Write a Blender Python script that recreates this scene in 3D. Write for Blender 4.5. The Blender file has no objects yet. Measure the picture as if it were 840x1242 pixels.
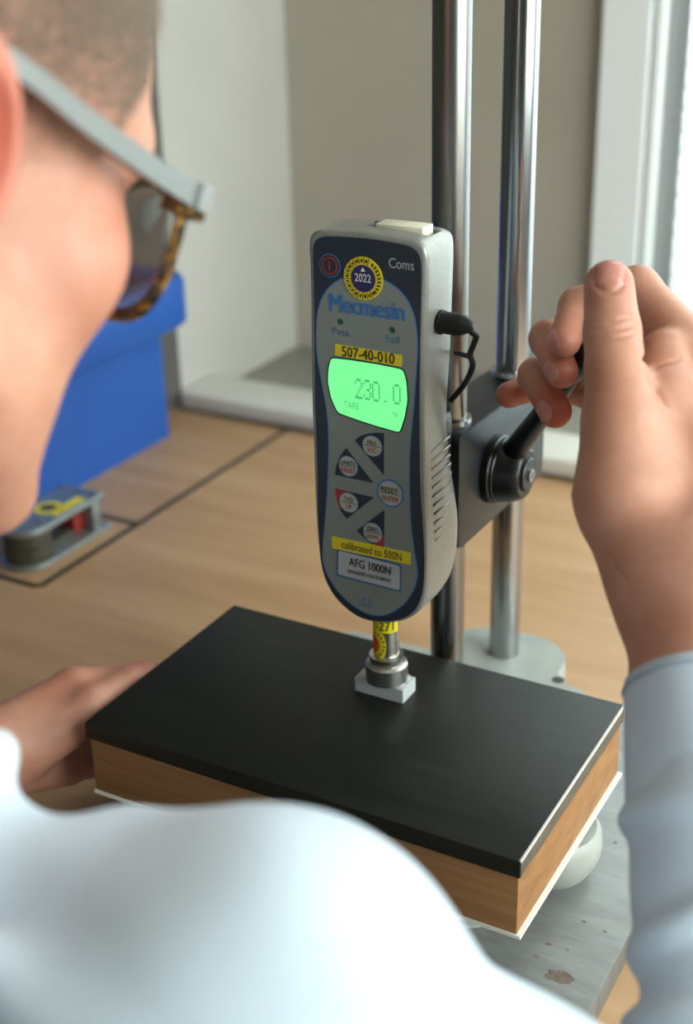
import bpy, bmesh, math, random
import numpy as np
from mathutils import Vector, Matrix
random.seed(7); np.random.seed(7)
SC = bpy.context.scene
COL = SC.collection

# ------------------------------------------------------------------ camera
CAM = np.array([0.4529, -0.4942, 0.5272])
YAW, PIT, ROL, FPX = 0.516, 0.4335, -0.0259, 1671.8
def cam_axes():
    cy, sy, cp, sp = math.cos(YAW), math.sin(YAW), math.cos(PIT), math.sin(PIT)
    f = np.array([-sy*cp, cy*cp, -sp]); r = np.array([cy, sy, 0.0]); u = np.cross(r, f)
    cr, sr = math.cos(ROL), math.sin(ROL)
    return cr*r+sr*u, -sr*r+cr*u, f
CR, CU, CF = cam_axes()
def ray(px, py): return CF+(px-420)/FPX*CR+(621-py)/FPX*CU
def P(px, py, D): return CAM+ray(px, py)*D                       # pixel + distance
def at_y(px, py, Y): d = ray(px, py); return CAM+d*(Y-CAM[1])/d[1]
def at_x(px, py, X): d = ray(px, py); return CAM+d*(X-CAM[0])/d[0]
def at_z(px, py, Z): d = ray(px, py); return CAM+d*(Z-CAM[2])/d[2]
cd = bpy.data.cameras.new('camera'); cam = bpy.data.objects.new('camera', cd); COL.objects.link(cam)
cd.sensor_fit = 'VERTICAL'; cd.sensor_height = 36; cd.sensor_width = 24; cd.lens = FPX*36/1242
cd.clip_start = 0.01
cam.matrix_world = Matrix(((CR[0], CU[0], -CF[0], CAM[0]), (CR[1], CU[1], -CF[1], CAM[1]), (CR[2], CU[2], -CF[2], CAM[2]), (0, 0, 0, 1)))
cd.dof.use_dof = True; cd.dof.focus_distance = 0.70; cd.dof.aperture_fstop = 5.6
SC.camera = cam
# ------------------------------------------------------------------ world, daylight, exposure
SC.view_settings.view_transform = 'Standard'; SC.view_settings.look = 'None'
SC.view_settings.gamma = 1; SC.view_settings.use_curve_mapping = False
SC.view_settings.exposure = 0.0
W = bpy.data.worlds.new('sky'); SC.world = W; W.use_nodes = True
bg = W.node_tree.nodes['Background']; bg.inputs[0].default_value = (0.92, 0.96, 1.0, 1); bg.inputs[1].default_value = 1.2
def daylight(name, loc, rot, sx, sy, power, col=(1.0, 0.985, 0.96)):
    l = bpy.data.lights.new(name, 'AREA'); l.shape = 'RECTANGLE'; l.size = sx; l.size_y = sy; l.energy = power; l.color = col
    o = bpy.data.objects.new(name, l); COL.objects.link(o); o.location = loc; o.rotation_euler = rot
    return o
# daylight entering by the window in the right wall and by the window above the desk
daylight('daylight_side_window', (1.98, 0.0, 0.95), (0, math.radians(90), 0), 1.6, 1.9, 110)
daylight('daylight_desk_window', (0.62, 1.12, 0.62), (math.radians(-90), 0, 0), 1.15, 1.1, 30)

# ------------------------------------------------------------------ helpers
def srgb(h):
    h = h.lstrip('#'); v = [int(h[i:i+2], 16)/255 for i in (0, 2, 4)]
    return tuple((c/12.92 if c <= .04045 else ((c+.055)/1.055)**2.4) for c in v)
def lin(c): return srgb(c) if isinstance(c, str) else c
MATS = {}
def mat(name, col, rough=.5, metal=0., col2=None, scale=(40, 40, 40), detail=4, ramp=(.35, .65), bump=0., bscale=None, bdist=.001,
        spec=.5, emit=None, estr=0., sss=0., alpha=1., trans=0., coat=0., rough2=None, noise_rough=.6):
    m = bpy.data.materials.new(name); m.use_nodes = True; nt = m.node_tree; b = nt.nodes['Principled BSDF']
    b.inputs['Base Color'].default_value = (*lin(col), 1); b.inputs['Roughness'].default_value = rough
    b.inputs['Metallic'].default_value = metal; b.inputs['Specular IOR Level'].default_value = spec
    b.inputs['Transmission Weight'].default_value = trans; b.inputs['Coat Weight'].default_value = coat
    if sss:
        b.inputs['Subsurface Weight'].default_value = sss; b.inputs['Subsurface Radius'].default_value = (1, .35, .2); b.inputs['Subsurface Scale'].default_value = .004
    if emit: b.inputs['Emission Color'].default_value = (*lin(emit), 1); b.inputs['Emission Strength'].default_value = estr
    if alpha < 1: b.inputs['Alpha'].default_value = alpha
    tc = nt.nodes.new('ShaderNodeTexCoord')
    def noise(sc, det):
        mp = nt.nodes.new('ShaderNodeMapping'); mp.inputs['Scale'].default_value = sc
        nt.links.new(tc.outputs['Object'], mp.inputs['Vector'])
        n = nt.nodes.new('ShaderNodeTexNoise'); n.inputs['Scale'].default_value = 1; n.inputs['Detail'].default_value = det; n.inputs['Roughness'].default_value = noise_rough
        nt.links.new(mp.outputs[0], n.inputs['Vector']); return n
    if col2 is not None:
        n = noise(scale, detail); r = nt.nodes.new('ShaderNodeValToRGB')
        r.color_ramp.elements[0].position, r.color_ramp.elements[1].position = ramp
        r.color_ramp.elements[0].color = (*lin(col), 1); r.color_ramp.elements[1].color = (*lin(col2), 1)
        nt.links.new(n.outputs['Fac'], r.inputs[0]); nt.links.new(r.outputs[0], b.inputs['Base Color'])
        if rough2 is not None:
            mr = nt.nodes.new('ShaderNodeMapRange'); mr.inputs['To Min'].default_value = rough; mr.inputs['To Max'].default_value = rough2
            mr.inputs['From Min'].default_value = ramp[0]; mr.inputs['From Max'].default_value = ramp[1]
            nt.links.new(n.outputs['Fac'], mr.inputs['Value']); nt.links.new(mr.outputs[0], b.inputs['Roughness'])
    if bump:
        n = noise(bscale or scale, 5); bm = nt.nodes.new('ShaderNodeBump'); bm.inputs['Strength'].default_value = bump; bm.inputs['Distance'].default_value = bdist
        nt.links.new(n.outputs['Fac'], bm.inputs['Height']); nt.links.new(bm.outputs[0], b.inputs['Normal'])
    MATS[name] = m; return m

def link(o): COL.objects.link(o); return o
def world_of(p):
    if p.parent is None: return p.matrix_basis.copy()
    return world_of(p.parent) @ p.matrix_parent_inverse @ p.matrix_basis
def put(o, parent):
    if parent is not None:
        o.parent = parent; o.matrix_parent_inverse = world_of(parent).inverted()
    return o
def tag(o, label=None, cat=None, group=None, kind=None):
    if label: o['label'] = label
    if cat: o['category'] = cat
    if group: o['group'] = group
    if kind: o['kind'] = kind
    return o
def thing(name, loc, label, cat, group=None):
    o = link(bpy.data.objects.new(name, None)); o.location = loc; o.empty_display_size = .02
    return tag(o, label, cat, group)
def obj(name, me, m, parent=None, label=None, smooth=None):
    o = link(bpy.data.objects.new(name, me))
    if m is not None: me.materials.append(m)
    if smooth is not None:
        for p in me.polygons: p.use_smooth = smooth
    put(o, parent)
    if label: o['label'] = label
    return o
def fin(bm, auto=None):
    me = bpy.data.meshes.new('mesh'); bmesh.ops.recalc_face_normals(bm, faces=bm.faces); bm.to_mesh(me); bm.free()
    if auto is not None:
        for p in me.polygons: p.use_smooth = True
        try: me.set_sharp_from_angle(angle=math.radians(auto))
        except Exception: pass
    return me
def box(lo, hi, bev=0., seg=2):
    bm = bmesh.new(); bmesh.ops.create_cube(bm, size=1)
    lo, hi = Vector(lo), Vector(hi); c = (lo+hi)/2; s = hi-lo
    for v in bm.verts: v.co = Vector((v.co.x*s.x+c.x, v.co.y*s.y+c.y, v.co.z*s.z+c.z))
    if bev: bmesh.ops.bevel(bm, geom=bm.edges[:]+bm.verts[:], offset=bev, segments=seg, profile=.5, affect='EDGES')
    return fin(bm, 40 if bev else None)
def boxes(lst):
    bm = bmesh.new()
    for lo, hi in lst:
        r = bmesh.ops.create_cube(bm, size=1); lo, hi = Vector(lo), Vector(hi); c = (lo+hi)/2; s = hi-lo
        for v in r['verts']: v.co = Vector((v.co.x*s.x+c.x, v.co.y*s.y+c.y, v.co.z*s.z+c.z))
    return fin(bm)
def frame_of(axis):
    a = Vector(axis).normalized(); t = Vector((0, 0, 1)) if abs(a.z) < .9 else Vector((1, 0, 0))
    u = a.cross(t).normalized(); return a, u, a.cross(u)
def lathe(base, axis, prof, n=48, auto=35):
    """prof: list of (distance along axis, radius); closed with caps"""
    a, u, v = frame_of(axis); base = Vector(base); bm = bmesh.new(); rings = []
    for (t, r) in prof:
        if r < 1e-7: rings.append([bm.verts.new(base+a*t)])
        else: rings.append([bm.verts.new(base+a*t+(u*math.cos(2*math.pi*k/n)+v*math.sin(2*math.pi*k/n))*r) for k in range(n)])
    for A, B in zip(rings, rings[1:]):
        for k in range(n):
            k2 = (k+1) % n
            if len(A) == 1 and len(B) == 1: continue
            if len(A) == 1: bm.faces.new((A[0], B[k], B[k2]))
            elif len(B) == 1: bm.faces.new((A[k], B[0], A[k2]))
            else: bm.faces.new((A[k], B[k], B[k2], A[k2]))
    if len(rings[0]) > 1: bm.faces.new(rings[0])
    if len(rings[-1]) > 1: bm.faces.new(rings[-1])
    return fin(bm, auto)
def catmull(pts, closed=False, sub=8):
    pts = [np.array(p, float) for p in pts]; n = len(pts); out = []
    rng = range(n if closed else n-1)
    for i in rng:
        g = lambda k: pts[k % n] if closed else pts[min(max(k, 0), n-1)]
        p0, p1, p2, p3 = g(i-1), g(i), g(i+1), g(i+2)
        for s in range(sub):
            t = s/sub; out.append(.5*((2*p1)+(-p0+p2)*t+(2*p0-5*p1+4*p2-p3)*t*t+(-p0+3*p1-3*p2+p3)*t**3))
    if not closed: out.append(pts[-1])
    return out
def tube(pts, r, n=10, caps=True, sub=8, smooth=True, flat=None):
    pts = catmull(pts, sub=sub) if sub else [np.array(p, float) for p in pts]
    m = len(pts); rr = r if callable(r) else (lambda t: r); bm = bmesh.new(); rings = []
    up = None
    for i, p in enumerate(pts):
        d = Vector(pts[min(i+1, m-1)]-pts[max(i-1, 0)]).normalized()
        if up is None: _, u, _v = frame_of(d)
        else:
            u = (up-d*up.dot(d)).normalized()
        up = u; v = d.cross(u); R_ = rr(i/(m-1))
        rings.append([bm.verts.new(Vector(p)+(u*math.cos(2*math.pi*k/n)+v*math.sin(2*math.pi*k/n))*R_) for k in range(n)])
    for A, B in zip(rings, rings[1:]):
        for k in range(n): bm.faces.new((A[k], A[(k+1) % n], B[(k+1) % n], B[k]))
    if caps: bm.faces.new(rings[0]); bm.faces.new(rings[-1])
    return fin(bm, 50)
def prism(poly, O, U, V, N, t0, t1, bev=0.):
    """poly of (u,v) extruded from t0 to t1 along N"""
    O, U, V, N = map(Vector, (O, U, V, N)); bm = bmesh.new()
    a = [bm.verts.new(O+U*p[0]+V*p[1]+N*t0) for p in poly]; b = [bm.verts.new(O+U*p[0]+V*p[1]+N*t1) for p in poly]
    n = len(poly); bm.faces.new(a); top = bm.faces.new(b)
    for k in range(n): bm.faces.new((a[k], a[(k+1) % n], b[(k+1) % n], b[k]))
    if bev: bmesh.ops.bevel(bm, geom=list(top.edges), offset=bev, segments=2, profile=.5, affect='EDGES')
    return fin(bm, 35)
def npmesh(v, f):
    me = bpy.data.meshes.new('mesh'); v = np.asarray(v, np.float32); f = np.asarray(f, np.int32)
    me.vertices.add(len(v)); me.vertices.foreach_set('co', v.ravel())
    k = f.shape[1]; me.loops.add(f.size); me.loops.foreach_set('vertex_index', f.ravel())
    me.polygons.add(len(f)); me.polygons.foreach_set('loop_start', np.arange(0, f.size, k, dtype=np.int32))
    me.polygons.foreach_set('loop_total', np.full(len(f), k, np.int32)); me.polygons.foreach_set('use_smooth', np.ones(len(f), bool))
    me.update(calc_edges=True); me.validate(); return me
def text_mesh(s, w, h, bold=0.):
    cu = bpy.data.curves.new('t', 'FONT'); cu.body = s; cu.size = 1; cu.resolution_u = 3
    o = link(bpy.data.objects.new('t', cu)); dg = bpy.context.evaluated_depsgraph_get(); dg.update()
    me = bpy.data.meshes.new_from_object(o.evaluated_get(dg)); bpy.data.objects.remove(o); bpy.data.curves.remove(cu)
    if bold:                                     # heavier strokes: shifted copies in the same plane
        bm = bmesh.new()
        for dx in (-bold, 0, bold):
            k = len(bm.verts); bm.from_mesh(me); bm.verts.ensure_lookup_table()
            for v in bm.verts[k:]: v.co.x += dx; v.co.z = (dx+bold)*6e-4/bold*.05
        bm.to_mesh(me); bm.free()
    xs = [v.co.x for v in me.vertices]; ys = [v.co.y for v in me.vertices]
    x0, x1, y0, y1 = min(xs), max(xs), min(ys), max(ys)
    for v in me.vertices: v.co = Vector(((v.co.x-(x0+x1)/2)/(x1-x0)*w, (v.co.y-(y0+y1)/2)/(y1-y0)*h, v.co.z))
    return me

# ------------------------------------------------------------------ materials
M = {}
M['wall'] = mat('wall_paint', '#aca498', .8, col2='#a79f93', scale=(6, 6, 6), bump=.15, bscale=(400, 400, 400), bdist=.0005)
M['reveal'] = mat('reveal_paint', '#aaa7a2', .75, col2='#a4a19c', scale=(6, 6, 6), bump=.1, bscale=(300, 300, 300), bdist=.0005)
M['white_trim'] = mat('white_lacquer', '#dedcd4', .4)
M['grey_board'] = mat('grey_board', '#8f8d84', .55)
M['ceiling'] = mat('ceiling_paint', '#b4b2ab', .9)
M['room_wall'] = mat('room_wall_paint', '#6f6e69', .85, col2='#6a6965', scale=(6, 6, 6))
M['window_white'] = mat('window_lacquer', '#eef1f2', .35)
M['floor'] = mat('floor_vinyl', '#8d8a84', .6, col2='#989590', scale=(9, 9, 9))
M['desk'] = mat('beech_laminate', '#a37c57', .5, col2='#bb9671', scale=(3.2, 26, 26), detail=6, ramp=(.3, .72), bump=.05, bscale=(20, 300, 300), bdist=.0003)
M['desk_edge'] = mat('beech_edge', '#b08a60', .5)
M['leg'] = mat('grey_steel_leg', '#8a8d90', .4, .8)
M['black_top'] = mat('black_plate', '#141510', .45, spec=.3, col2='#1b1c15', scale=(14, 90, 90), ramp=(.4, .7), bump=.12, bscale=(30, 500, 500), bdist=.0003, rough2=.52)
M['ply'] = mat('pine_core', '#835a33', .6, col2='#9c7147', scale=(5, 60, 190), detail=6, ramp=(.3, .7), bump=.15, bscale=(10, 100, 500), bdist=.0005)
M['edge_band'] = mat('grey_brown_edge', '#4a443a', .55, col2='#5e564a', scale=(60, 60, 300))
M['edge_glint'] = mat('edge_highlight', '#c9c7bf', .35)
M['white_strip'] = mat('white_strip', '#e8e6de', .45)
M['steel_plate'] = mat('ground_steel', '#6e6f6d', .42, .45, col2='#838583', scale=(30, 120, 30), detail=7, ramp=(.3, .7), bump=.08, bscale=(60, 700, 60), bdist=.0003)
M['rust'] = mat('rust_stain', '#5b4d46', .7, col2='#75685f', scale=(300, 300, 300))
M['cast'] = mat('cast_grey_paint', '#9a9e9a', .42, col2='#a3a7a2', scale=(60, 60, 60), bump=.25, bscale=(700, 700, 700), bdist=.0004)
M['chrome'] = mat('ground_rod', '#b4b6b8', .16, 1., col2='#9fa1a3', scale=(8, 8, 2.5), rough2=.22)
M['rod_dull'] = mat('dull_rod', '#8c8b88', .24, 1., col2='#979592', scale=(60, 60, 3), rough2=.30)
M['block'] = mat('blued_block', '#23272b', .38, .2, col2='#292e33', scale=(80, 80, 80), bump=.06, bscale=(500, 500, 500), bdist=.0003)
M['black_plastic'] = mat('black_plastic', '#0b0b0c', .34, bump=.04, bscale=(600, 600, 600), bdist=.0003)
M['black_rubber'] = mat('black_rubber', '#0b0c0d', .5, spec=.35)
M['bolt'] = mat('bright_bolt', '#c4c6c8', .25, 1.)
M['steel'] = mat('turned_steel', '#c9c7c2', .3, 1., col2='#b8b6b0', scale=(40, 40, 900))
M['silver'] = mat('silver_paint', '#8a8a85', .34, .35, col2='#93938d', scale=(500, 500, 500), bump=.3, bscale=(900, 900, 900), bdist=.0004, coat=.2)
M['slot'] = mat('dark_slot', '#3a3a38', .6)
M['cream'] = mat('cream_plastic', '#dcd8c2', .45)
M['navy'] = mat('navy_foil', '#1d2734', .42)
M['panel'] = mat('grey_foil', '#7e8480', .45)
M['blue_line'] = mat('blue_print', '#2f6db0', .45)
M['blue_dark'] = mat('blue_print_dull', '#3a6690', .45)
M['red'] = mat('red_print', '#a8252b', .45)
M['white_print'] = mat('white_print', '#e6e6e4', .5)
M['grey_print'] = mat('grey_print', '#a9acad', .5)
M['black_print'] = mat('black_print', '#141414', .5)
M['yellow'] = mat('yellow_tape', '#e0cb1c', .45)
M['purple'] = mat('purple_print', '#2b1f5c', .5)
M['orange'] = mat('orange_print', '#d4561c', .5)
M['led'] = mat('green_led', '#174f2b', .3)
M['disc'] = mat('button_disc', '#a9aaa2', .45)
M['label_silver'] = mat('silver_label', '#b9bcc0', .35, .3)
M['lcd_rim'] = mat('lcd_rim', '#0b4434', .4)
M['lcd'] = mat('lcd_glow', '#1d6f3c', .3, emit='#7dff98', estr=1.0)
M['lcd_dark'] = mat('lcd_segment', '#2f8f55', .4, emit='#4fd184', estr=.55)
M['brick'] = mat('grey_abs', '#b3b8b9', .3)
M['blue_crate'] = mat('blue_crate', '#1a4c98', .38, col2='#1d509d', scale=(8, 8, 8))
M['green'] = mat('green_plastic', '#1f6a3a', .4)
M['tape'] = mat('black_tape', '#23241f', .5)
M['fix_steel'] = mat('fixture_steel', '#9aa3a6', .33, .75)
M['fix_dark'] = mat('fixture_dark', '#4c4a40', .42, .5, col2='#5c594d', scale=(40, 40, 400))
M['fix_red'] = mat('fixture_red', '#8c2a1e', .45)
M['skin'] = mat('skin', '#b57c64', .5, col2='#c48f7a', scale=(45, 45, 45), detail=5, ramp=(.3, .7), bump=.25, bscale=(900, 900, 900), bdist=.0004, sss=.12)
M['lunula'] = mat('nail_base', '#cfa598', .5)
M['nail'] = mat('nail', '#bd7d72', .3, coat=.1, sss=.1)
M['eye'] = mat('eyeball', '#e8e4de', .15)
M['shirt'] = mat('pale_blue_cotton', '#c9d5e2', .85, bump=.25, bscale=(2200, 2200, 2200), bdist=.0004, spec=.2)
M['stitch'] = mat('blue_stitch', '#93a7c2', .85)
M['hair'] = mat('short_hair', '#77675a', .7)
M['trousers'] = mat('dark_trousers', '#2b3038', .9)
M['temple'] = mat('temple_sheen', '#8b8e8e', .32, .5)  # pale grey stands in for window light reflected on dark tortoiseshell
M['tortoise'] = mat('tortoise', '#1a120b', .2, col2='#9a6a14', scale=(190, 190, 190), detail=3, ramp=(.48, .6), coat=.4)
M['stool'] = mat('stool_fabric', '#3b3f46', .9)
def translucent(name, col, fac):
    m = bpy.data.materials.new(name); m.use_nodes = True; nt = m.node_tree; b = nt.nodes['Principled BSDF']; b.inputs['Base Color'].default_value = (*lin(col), 1); b.inputs['Roughness'].default_value = .55
    t = nt.nodes.new('ShaderNodeBsdfTranslucent'); t.inputs[0].default_value = (*lin(col), 1); x = nt.nodes.new('ShaderNodeMixShader'); x.inputs[0].default_value = fac
    nt.links.new(b.outputs[0], x.inputs[1]); nt.links.new(t.outputs[0], x.inputs[2]); nt.links.new(x.outputs[0], nt.nodes['Material Output'].inputs[0]); return m
M['blind'] = translucent('blind_slat', '#e8eff5', .55)
def glass(name, tint, gl=.06):
    m = bpy.data.materials.new(name); m.use_nodes = True; nt = m.node_tree; nt.nodes.remove(nt.nodes['Principled BSDF'])
    t = nt.nodes.new('ShaderNodeBsdfTransparent'); t.inputs[0].default_value = (*lin(tint), 1)
    g = nt.nodes.new('ShaderNodeBsdfGlossy'); g.inputs['Roughness'].default_value = .02
    x = nt.nodes.new('ShaderNodeMixShader'); x.inputs[0].default_value = gl
    nt.links.new(t.outputs[0], x.inputs[1]); nt.links.new(g.outputs[0], x.inputs[2]); nt.links.new(x.outputs[0], nt.nodes['Material Output'].inputs[0])
    return m
M['pane'] = glass('window_glass', '#f4faf8'); M['lens'] = glass('lens_glass', '#cdd6d0', .28)

# ------------------------------------------------------------------ the room
def struct(name, me, m, parent=None):
    o = obj(name, me, m, parent)
    if parent is None: o['kind'] = 'structure'
    return o
FZ = -0.75                                        # floor level; desk top is z = 0
XL, XR, YF, YB, ZC = -1.9, 1.80, -2.3, 0.66, 1.85
NX, NY = -0.405, 0.905                           # window recess: left reveal at NX, back plane at NY
WX0, WZ0, WZ1 = -0.027, -0.02, 1.35                # window opening above the desk
struct('floor', box((XL-.1, YF-.1, FZ-.1), (XR+.1, NY+.2, FZ)), M['floor'])
struct('ceiling', box((XL-.1, YF-.1, ZC), (XR+.1, NY+.2, ZC+.1)), M['ceiling'])
struct('wall_left', box((XL-.1, YF-.1, FZ), (XL, NY+.2, ZC)), M['room_wall'])
struct('wall_front', box((XL, YF-.1, FZ), (XR, YF, ZC)), M['room_wall'])
struct('wall_back', box((XL, YB, FZ), (NX, NY+.2, ZC)), M['reveal'])
struct('wall_recess', boxes([((NX, NY, FZ), (WX0, NY+.2, ZC)), ((WX0, NY, FZ), (1.30, NY+.2, WZ0)), ((WX0, NY, WZ1), (1.30, NY+.2, ZC)), ((1.30, NY, FZ), (XR, NY+.2, ZC))]), M['wall'])
SY0, SY1, SZ0, SZ1 = -1.00, 0.80, 0.15, 1.70          # side window opening
struct('wall_right', boxes([((XR, YF-.1, FZ), (XR+.15, SY0, ZC)), ((XR, SY1, FZ), (XR+.15, NY+.2, ZC)), ((XR, SY0, FZ), (XR+.15, SY1, SZ0)), ((XR, SY0, SZ1), (XR+.15, SY1, ZC))]), M['wall'])
struct('trim_1', box((NX+.001, YB-.008, 0.0), (1.30, YB+.062, .020), .006), M['white_trim'])          # raised white ledge
struct('trim_2', box((NX+.001, YB+.063, -.03), (1.30, NY, -.002), .002), M['grey_board'])              # board at the bottom of the recess
# window above the desk
w1 = struct('window_1', boxes([((WX0, NY-.012, WZ0), (WX0+.048, NY+.03, WZ1)), ((1.25, NY-.012, WZ0), (1.30, NY+.03, WZ1)),
      ((WX0+.048, NY-.012, WZ0), (1.25, NY+.03, WZ0+.05)), ((WX0+.048, NY-.012, WZ1-.05), (1.25, NY+.03, WZ1))]), M['window_white'])
struct('sash', boxes([((WX0+.050, NY+.010, WZ0+.05), (WX0+.082, NY+.05, WZ1-.05)), ((1.21, NY+.010, WZ0+.05), (1.249, NY+.05, WZ1-.05)),
      ((WX0+.082, NY+.010, WZ0+.05), (1.21, NY+.05, WZ0+.09)), ((WX0+.082, NY+.010, WZ1-.09), (1.21, NY+.05, WZ1-.05))]), M['grey_print'], w1)
struct('bead', box((WX0+.0525, NY-.006, WZ0+.05), (WX0+.060, NY+.010, WZ1-.05)), M['window_white'], w1)
struct('pane', box((WX0+.075, NY+.03, WZ0+.08), (1.215, NY+.034, WZ1-.08)), M['pane'], w1)
bl = thing('window_blind', (.6, NY-.002, WZ1-.1), 'white venetian blind hanging in the window above the desk', 'blind')
BX0, BX1 = WX0+.088, 1.2
obj('head_rail', box((BX0, NY-.02, WZ1-.12), (BX1, NY+.008, WZ1-.093), .002), M['window_white'], bl)
bm_ = bmesh.new()
ns = 6; ca, sa = math.cos(math.radians(62)), math.sin(math.radians(62))
prev = None
for k in range(ns+1):
    s = (k/ns-.5)*.027; c_ = .0022*(1-(2*k/ns-1)**2)
    y_, z_ = s*ca+c_*sa, s*sa-c_*ca
    a_ = bm_.verts.new((BX0, y_, z_)); b_ = bm_.verts.new((BX1, y_, z_))
    if prev: bm_.faces.new((prev[0], a_, b_, prev[1]))
    prev = (a_, b_)
slat = fin(bm_, 60); slat.materials.append(M['blind'])
z = WZ0+.065
while z < WZ1-.125:
    o = link(bpy.data.objects.new('slat', slat)); o.location = (0, NY-.006, z); put(o, bl); z += .021
for x in (BX0+.03, .6, BX1-.03): obj('cord', box((x, NY-.007, WZ0+.06), (x+.0012, NY-.0055, WZ1-.11)), M['white_print'], bl)
obj('bottom_rail', box((BX0, NY-.016, WZ0+.052), (BX1, NY+.004, WZ0+.060), .001), M['window_white'], bl)
# side window
w2 = struct('window_2', boxes([((XR-.01, SY0, SZ0), (XR+.06, SY0+.06, SZ1)), ((XR-.01, SY1-.06, SZ0), (XR+.06, SY1, SZ1)), ((XR-.01, -.13, SZ0), (XR+.06, -.07, SZ1)),
      ((XR-.01, SY0, SZ0), (XR+.06, SY1, SZ0+.06)), ((XR-.01, SY0, SZ1-.06), (XR+.06, SY1, SZ1))]), M['white_trim'])
struct('pane', box((XR+.03, SY0+.05, SZ0+.05), (XR+.034, -.12, SZ1-.05)), M['pane'], w2)
struct('pane', box((XR+.03, -.08, SZ0+.05), (XR+.034, SY1-.05, SZ1-.05)), M['pane'], w2)

# ------------------------------------------------------------------ desk
DX0, DX1, DY0, DY1 = -1.15, 1.05, -0.21, YB-.010
dk = thing('desk', (0, .2, FZ), 'light beech desk with a plain laminate top', 'desk')
obj('desktop', box((DX0, DY0, -.028), (DX1, DY1, 0), .0015), M['desk'], dk)
for x in (DX0+.05, DX1-.09):
    for y in (DY0+.06, DY1-.10): obj('leg', box((x, y, FZ), (x+.04, y+.04, -.028), .003), M['leg'], dk)
obj('apron', boxes([((DX0+.09, DY1-.095, -.09), (DX1-.09, DY1-.075, -.028))]), M['leg'], dk)

# ------------------------------------------------------------------ steel plate, plinth
H = 0.099; SW, SD = 0.2625, 0.1534
pl = tag(obj('steel_plate', box((.004, -.075, 0), (.2995, .258, .018), .0008), M['steel_plate']), 'flat ground steel plate with stains lying on the desk under the test stand', 'plate')
def blotch(cx, cy, r, n=14):
    return prism([(cx+r*(.6+.55*random.random())*math.cos(2*math.pi*k/n)*1.5, cy+r*(.6+.55*random.random())*math.sin(2*math.pi*k/n)) for k in range(n)], (0, 0, .018), (1, 0, 0), (0, 1, 0), (0, 0, 1), -.0002, .00006)
for (px, py, r) in ((678, 1185, .006), (688, 1152, .001), (708, 1118, .0011), (733, 1130, .0009), (745, 1022, .001), (665, 1145, .0014), (650, 1160, .001), (640, 1195, .0012)):
    q = at_z(px, py, .018); obj('stain', blotch(q[0], q[1], r), M['rust'], pl)
mb = thing('mounting_block', (SW/2, SD/2, .0495), 'thick wooden block with a black top plate resting on the stand base', 'block')
obj('top_plate', box((0, 0, H-.0103), (SW, SD, H), .0007), M['black_top'], mb, 'matt black top plate')
obj('wood_core', box((.0016, .0016, .0529), (SW-.0012, SD-.001, H-.0103), .0006), M['ply'], mb, 'brown pine core')
obj('under_strip', box((.0008, .0008, .0510), (SW+.0010, SD+.0004, .0529)), M['white_strip'], mb, 'white strip under the wood')
obj('edge_band', box((SW-.0001, .0008, H-.0100), (SW+.0002, SD-.0008, H-.0009)), M['edge_band'], mb, 'grey-brown band on the side of the top plate')  # thin grey-brown band along one side face of the plate
obj('edge_highlight', prism([(SW-.0008, H+.00008), (SW+.0001, H+.00008), (SW+.0004, H-.0003), (SW+.0004, H-.0010), (SW-.0008, H-.0010)], (0, .0006, 0), (1, 0, 0), (0, 0, 1), (0, 1, 0), 0, SD-.0012), M['edge_glint'], mb, 'highlight painted as a pale strip along the top edge')  # bright edge highlight put into the colour of a pale strip
for k in range(9):                              # chipped top edge of the wood on the lit side
    y = .012+k*.0152+random.uniform(-.004, .004); l = random.uniform(.003, .010)
    obj('chip', box((SW-.0014, y, H-.0118-random.uniform(0, .001)), (SW-.0008, y+l, H-.0103)), M['tape'] if k % 3 else M['ply'], mb)

# ------------------------------------------------------------------ test stand
RX, RY1, RY2, RR = .145, .1686, .2603, .0102
ts = thing('test_stand', (RX, .15, .018), 'two-column bench test stand with grey cast base and black lever clamp', 'test stand')
def rounded(pts, r, seg=6):
    out = []; n = len(pts)
    for i in range(n):
        p = np.array(pts[i][:2], float); rad = pts[i][2] if len(pts[i]) > 2 else r
        a = np.array(pts[i-1][:2], float)-p; b = np.array(pts[(i+1) % n][:2], float)-p
        la, lb = np.linalg.norm(a), np.linalg.norm(b); a /= la; b /= lb
        th = math.acos(max(-1, min(1, a@b))); d = min(rad/math.tan(th/2), la*.49, lb*.49); rad = d*math.tan(th/2)
        cpt = p+(a+b)/np.linalg.norm(a+b)*(rad/math.sin(th/2))
        s, e = p+a*d-cpt, p+b*d-cpt
        a0, a1 = math.atan2(s[1], s[0]), math.atan2(e[1], e[0]); da = (a1-a0+math.pi) % (2*math.pi)-math.pi
        out += [tuple(cpt+rad*np.array([math.cos(a0+da*k/seg), math.sin(a0+da*k/seg)])) for k in range(seg+1)]
    return out
base_poly = rounded([(.03, .03), (.232, .03), (.232, .205), (.2075, .240, .02), (.193, .240, .006), (.187, .252, .006), (.186, .272, .018), (.168, .290, .03), (.122, .290, .03), (.104, .270, .02), (.102, .240, .004), (.02, .240, .02)], .015)
XYZ = ((0, 0, 0), (1, 0, 0), (0, 1, 0), (0, 0, 1))
cb = obj('cast_base', prism(base_poly, *XYZ, .018, .0455, .004), M['cast'], ts)
obj('table_boss', box((.03, .03, .0455), (.232, .145, .0509), .001), M['cast'], ts)
ftz = .0465
for (fx, fy, fr) in ((.241, .100, .0290), (.018, .100, .0295)):
    obj('foot', lathe((fx, fy, .018), (0, 0, 1), [(0, fr-.0065), (.004, fr-.004), (.012, fr-.0005), (.018, fr), (.0255, fr-.001), (.0285, fr-.0035), (.0285, 0)], 48), M['cast'], ts)
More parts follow.
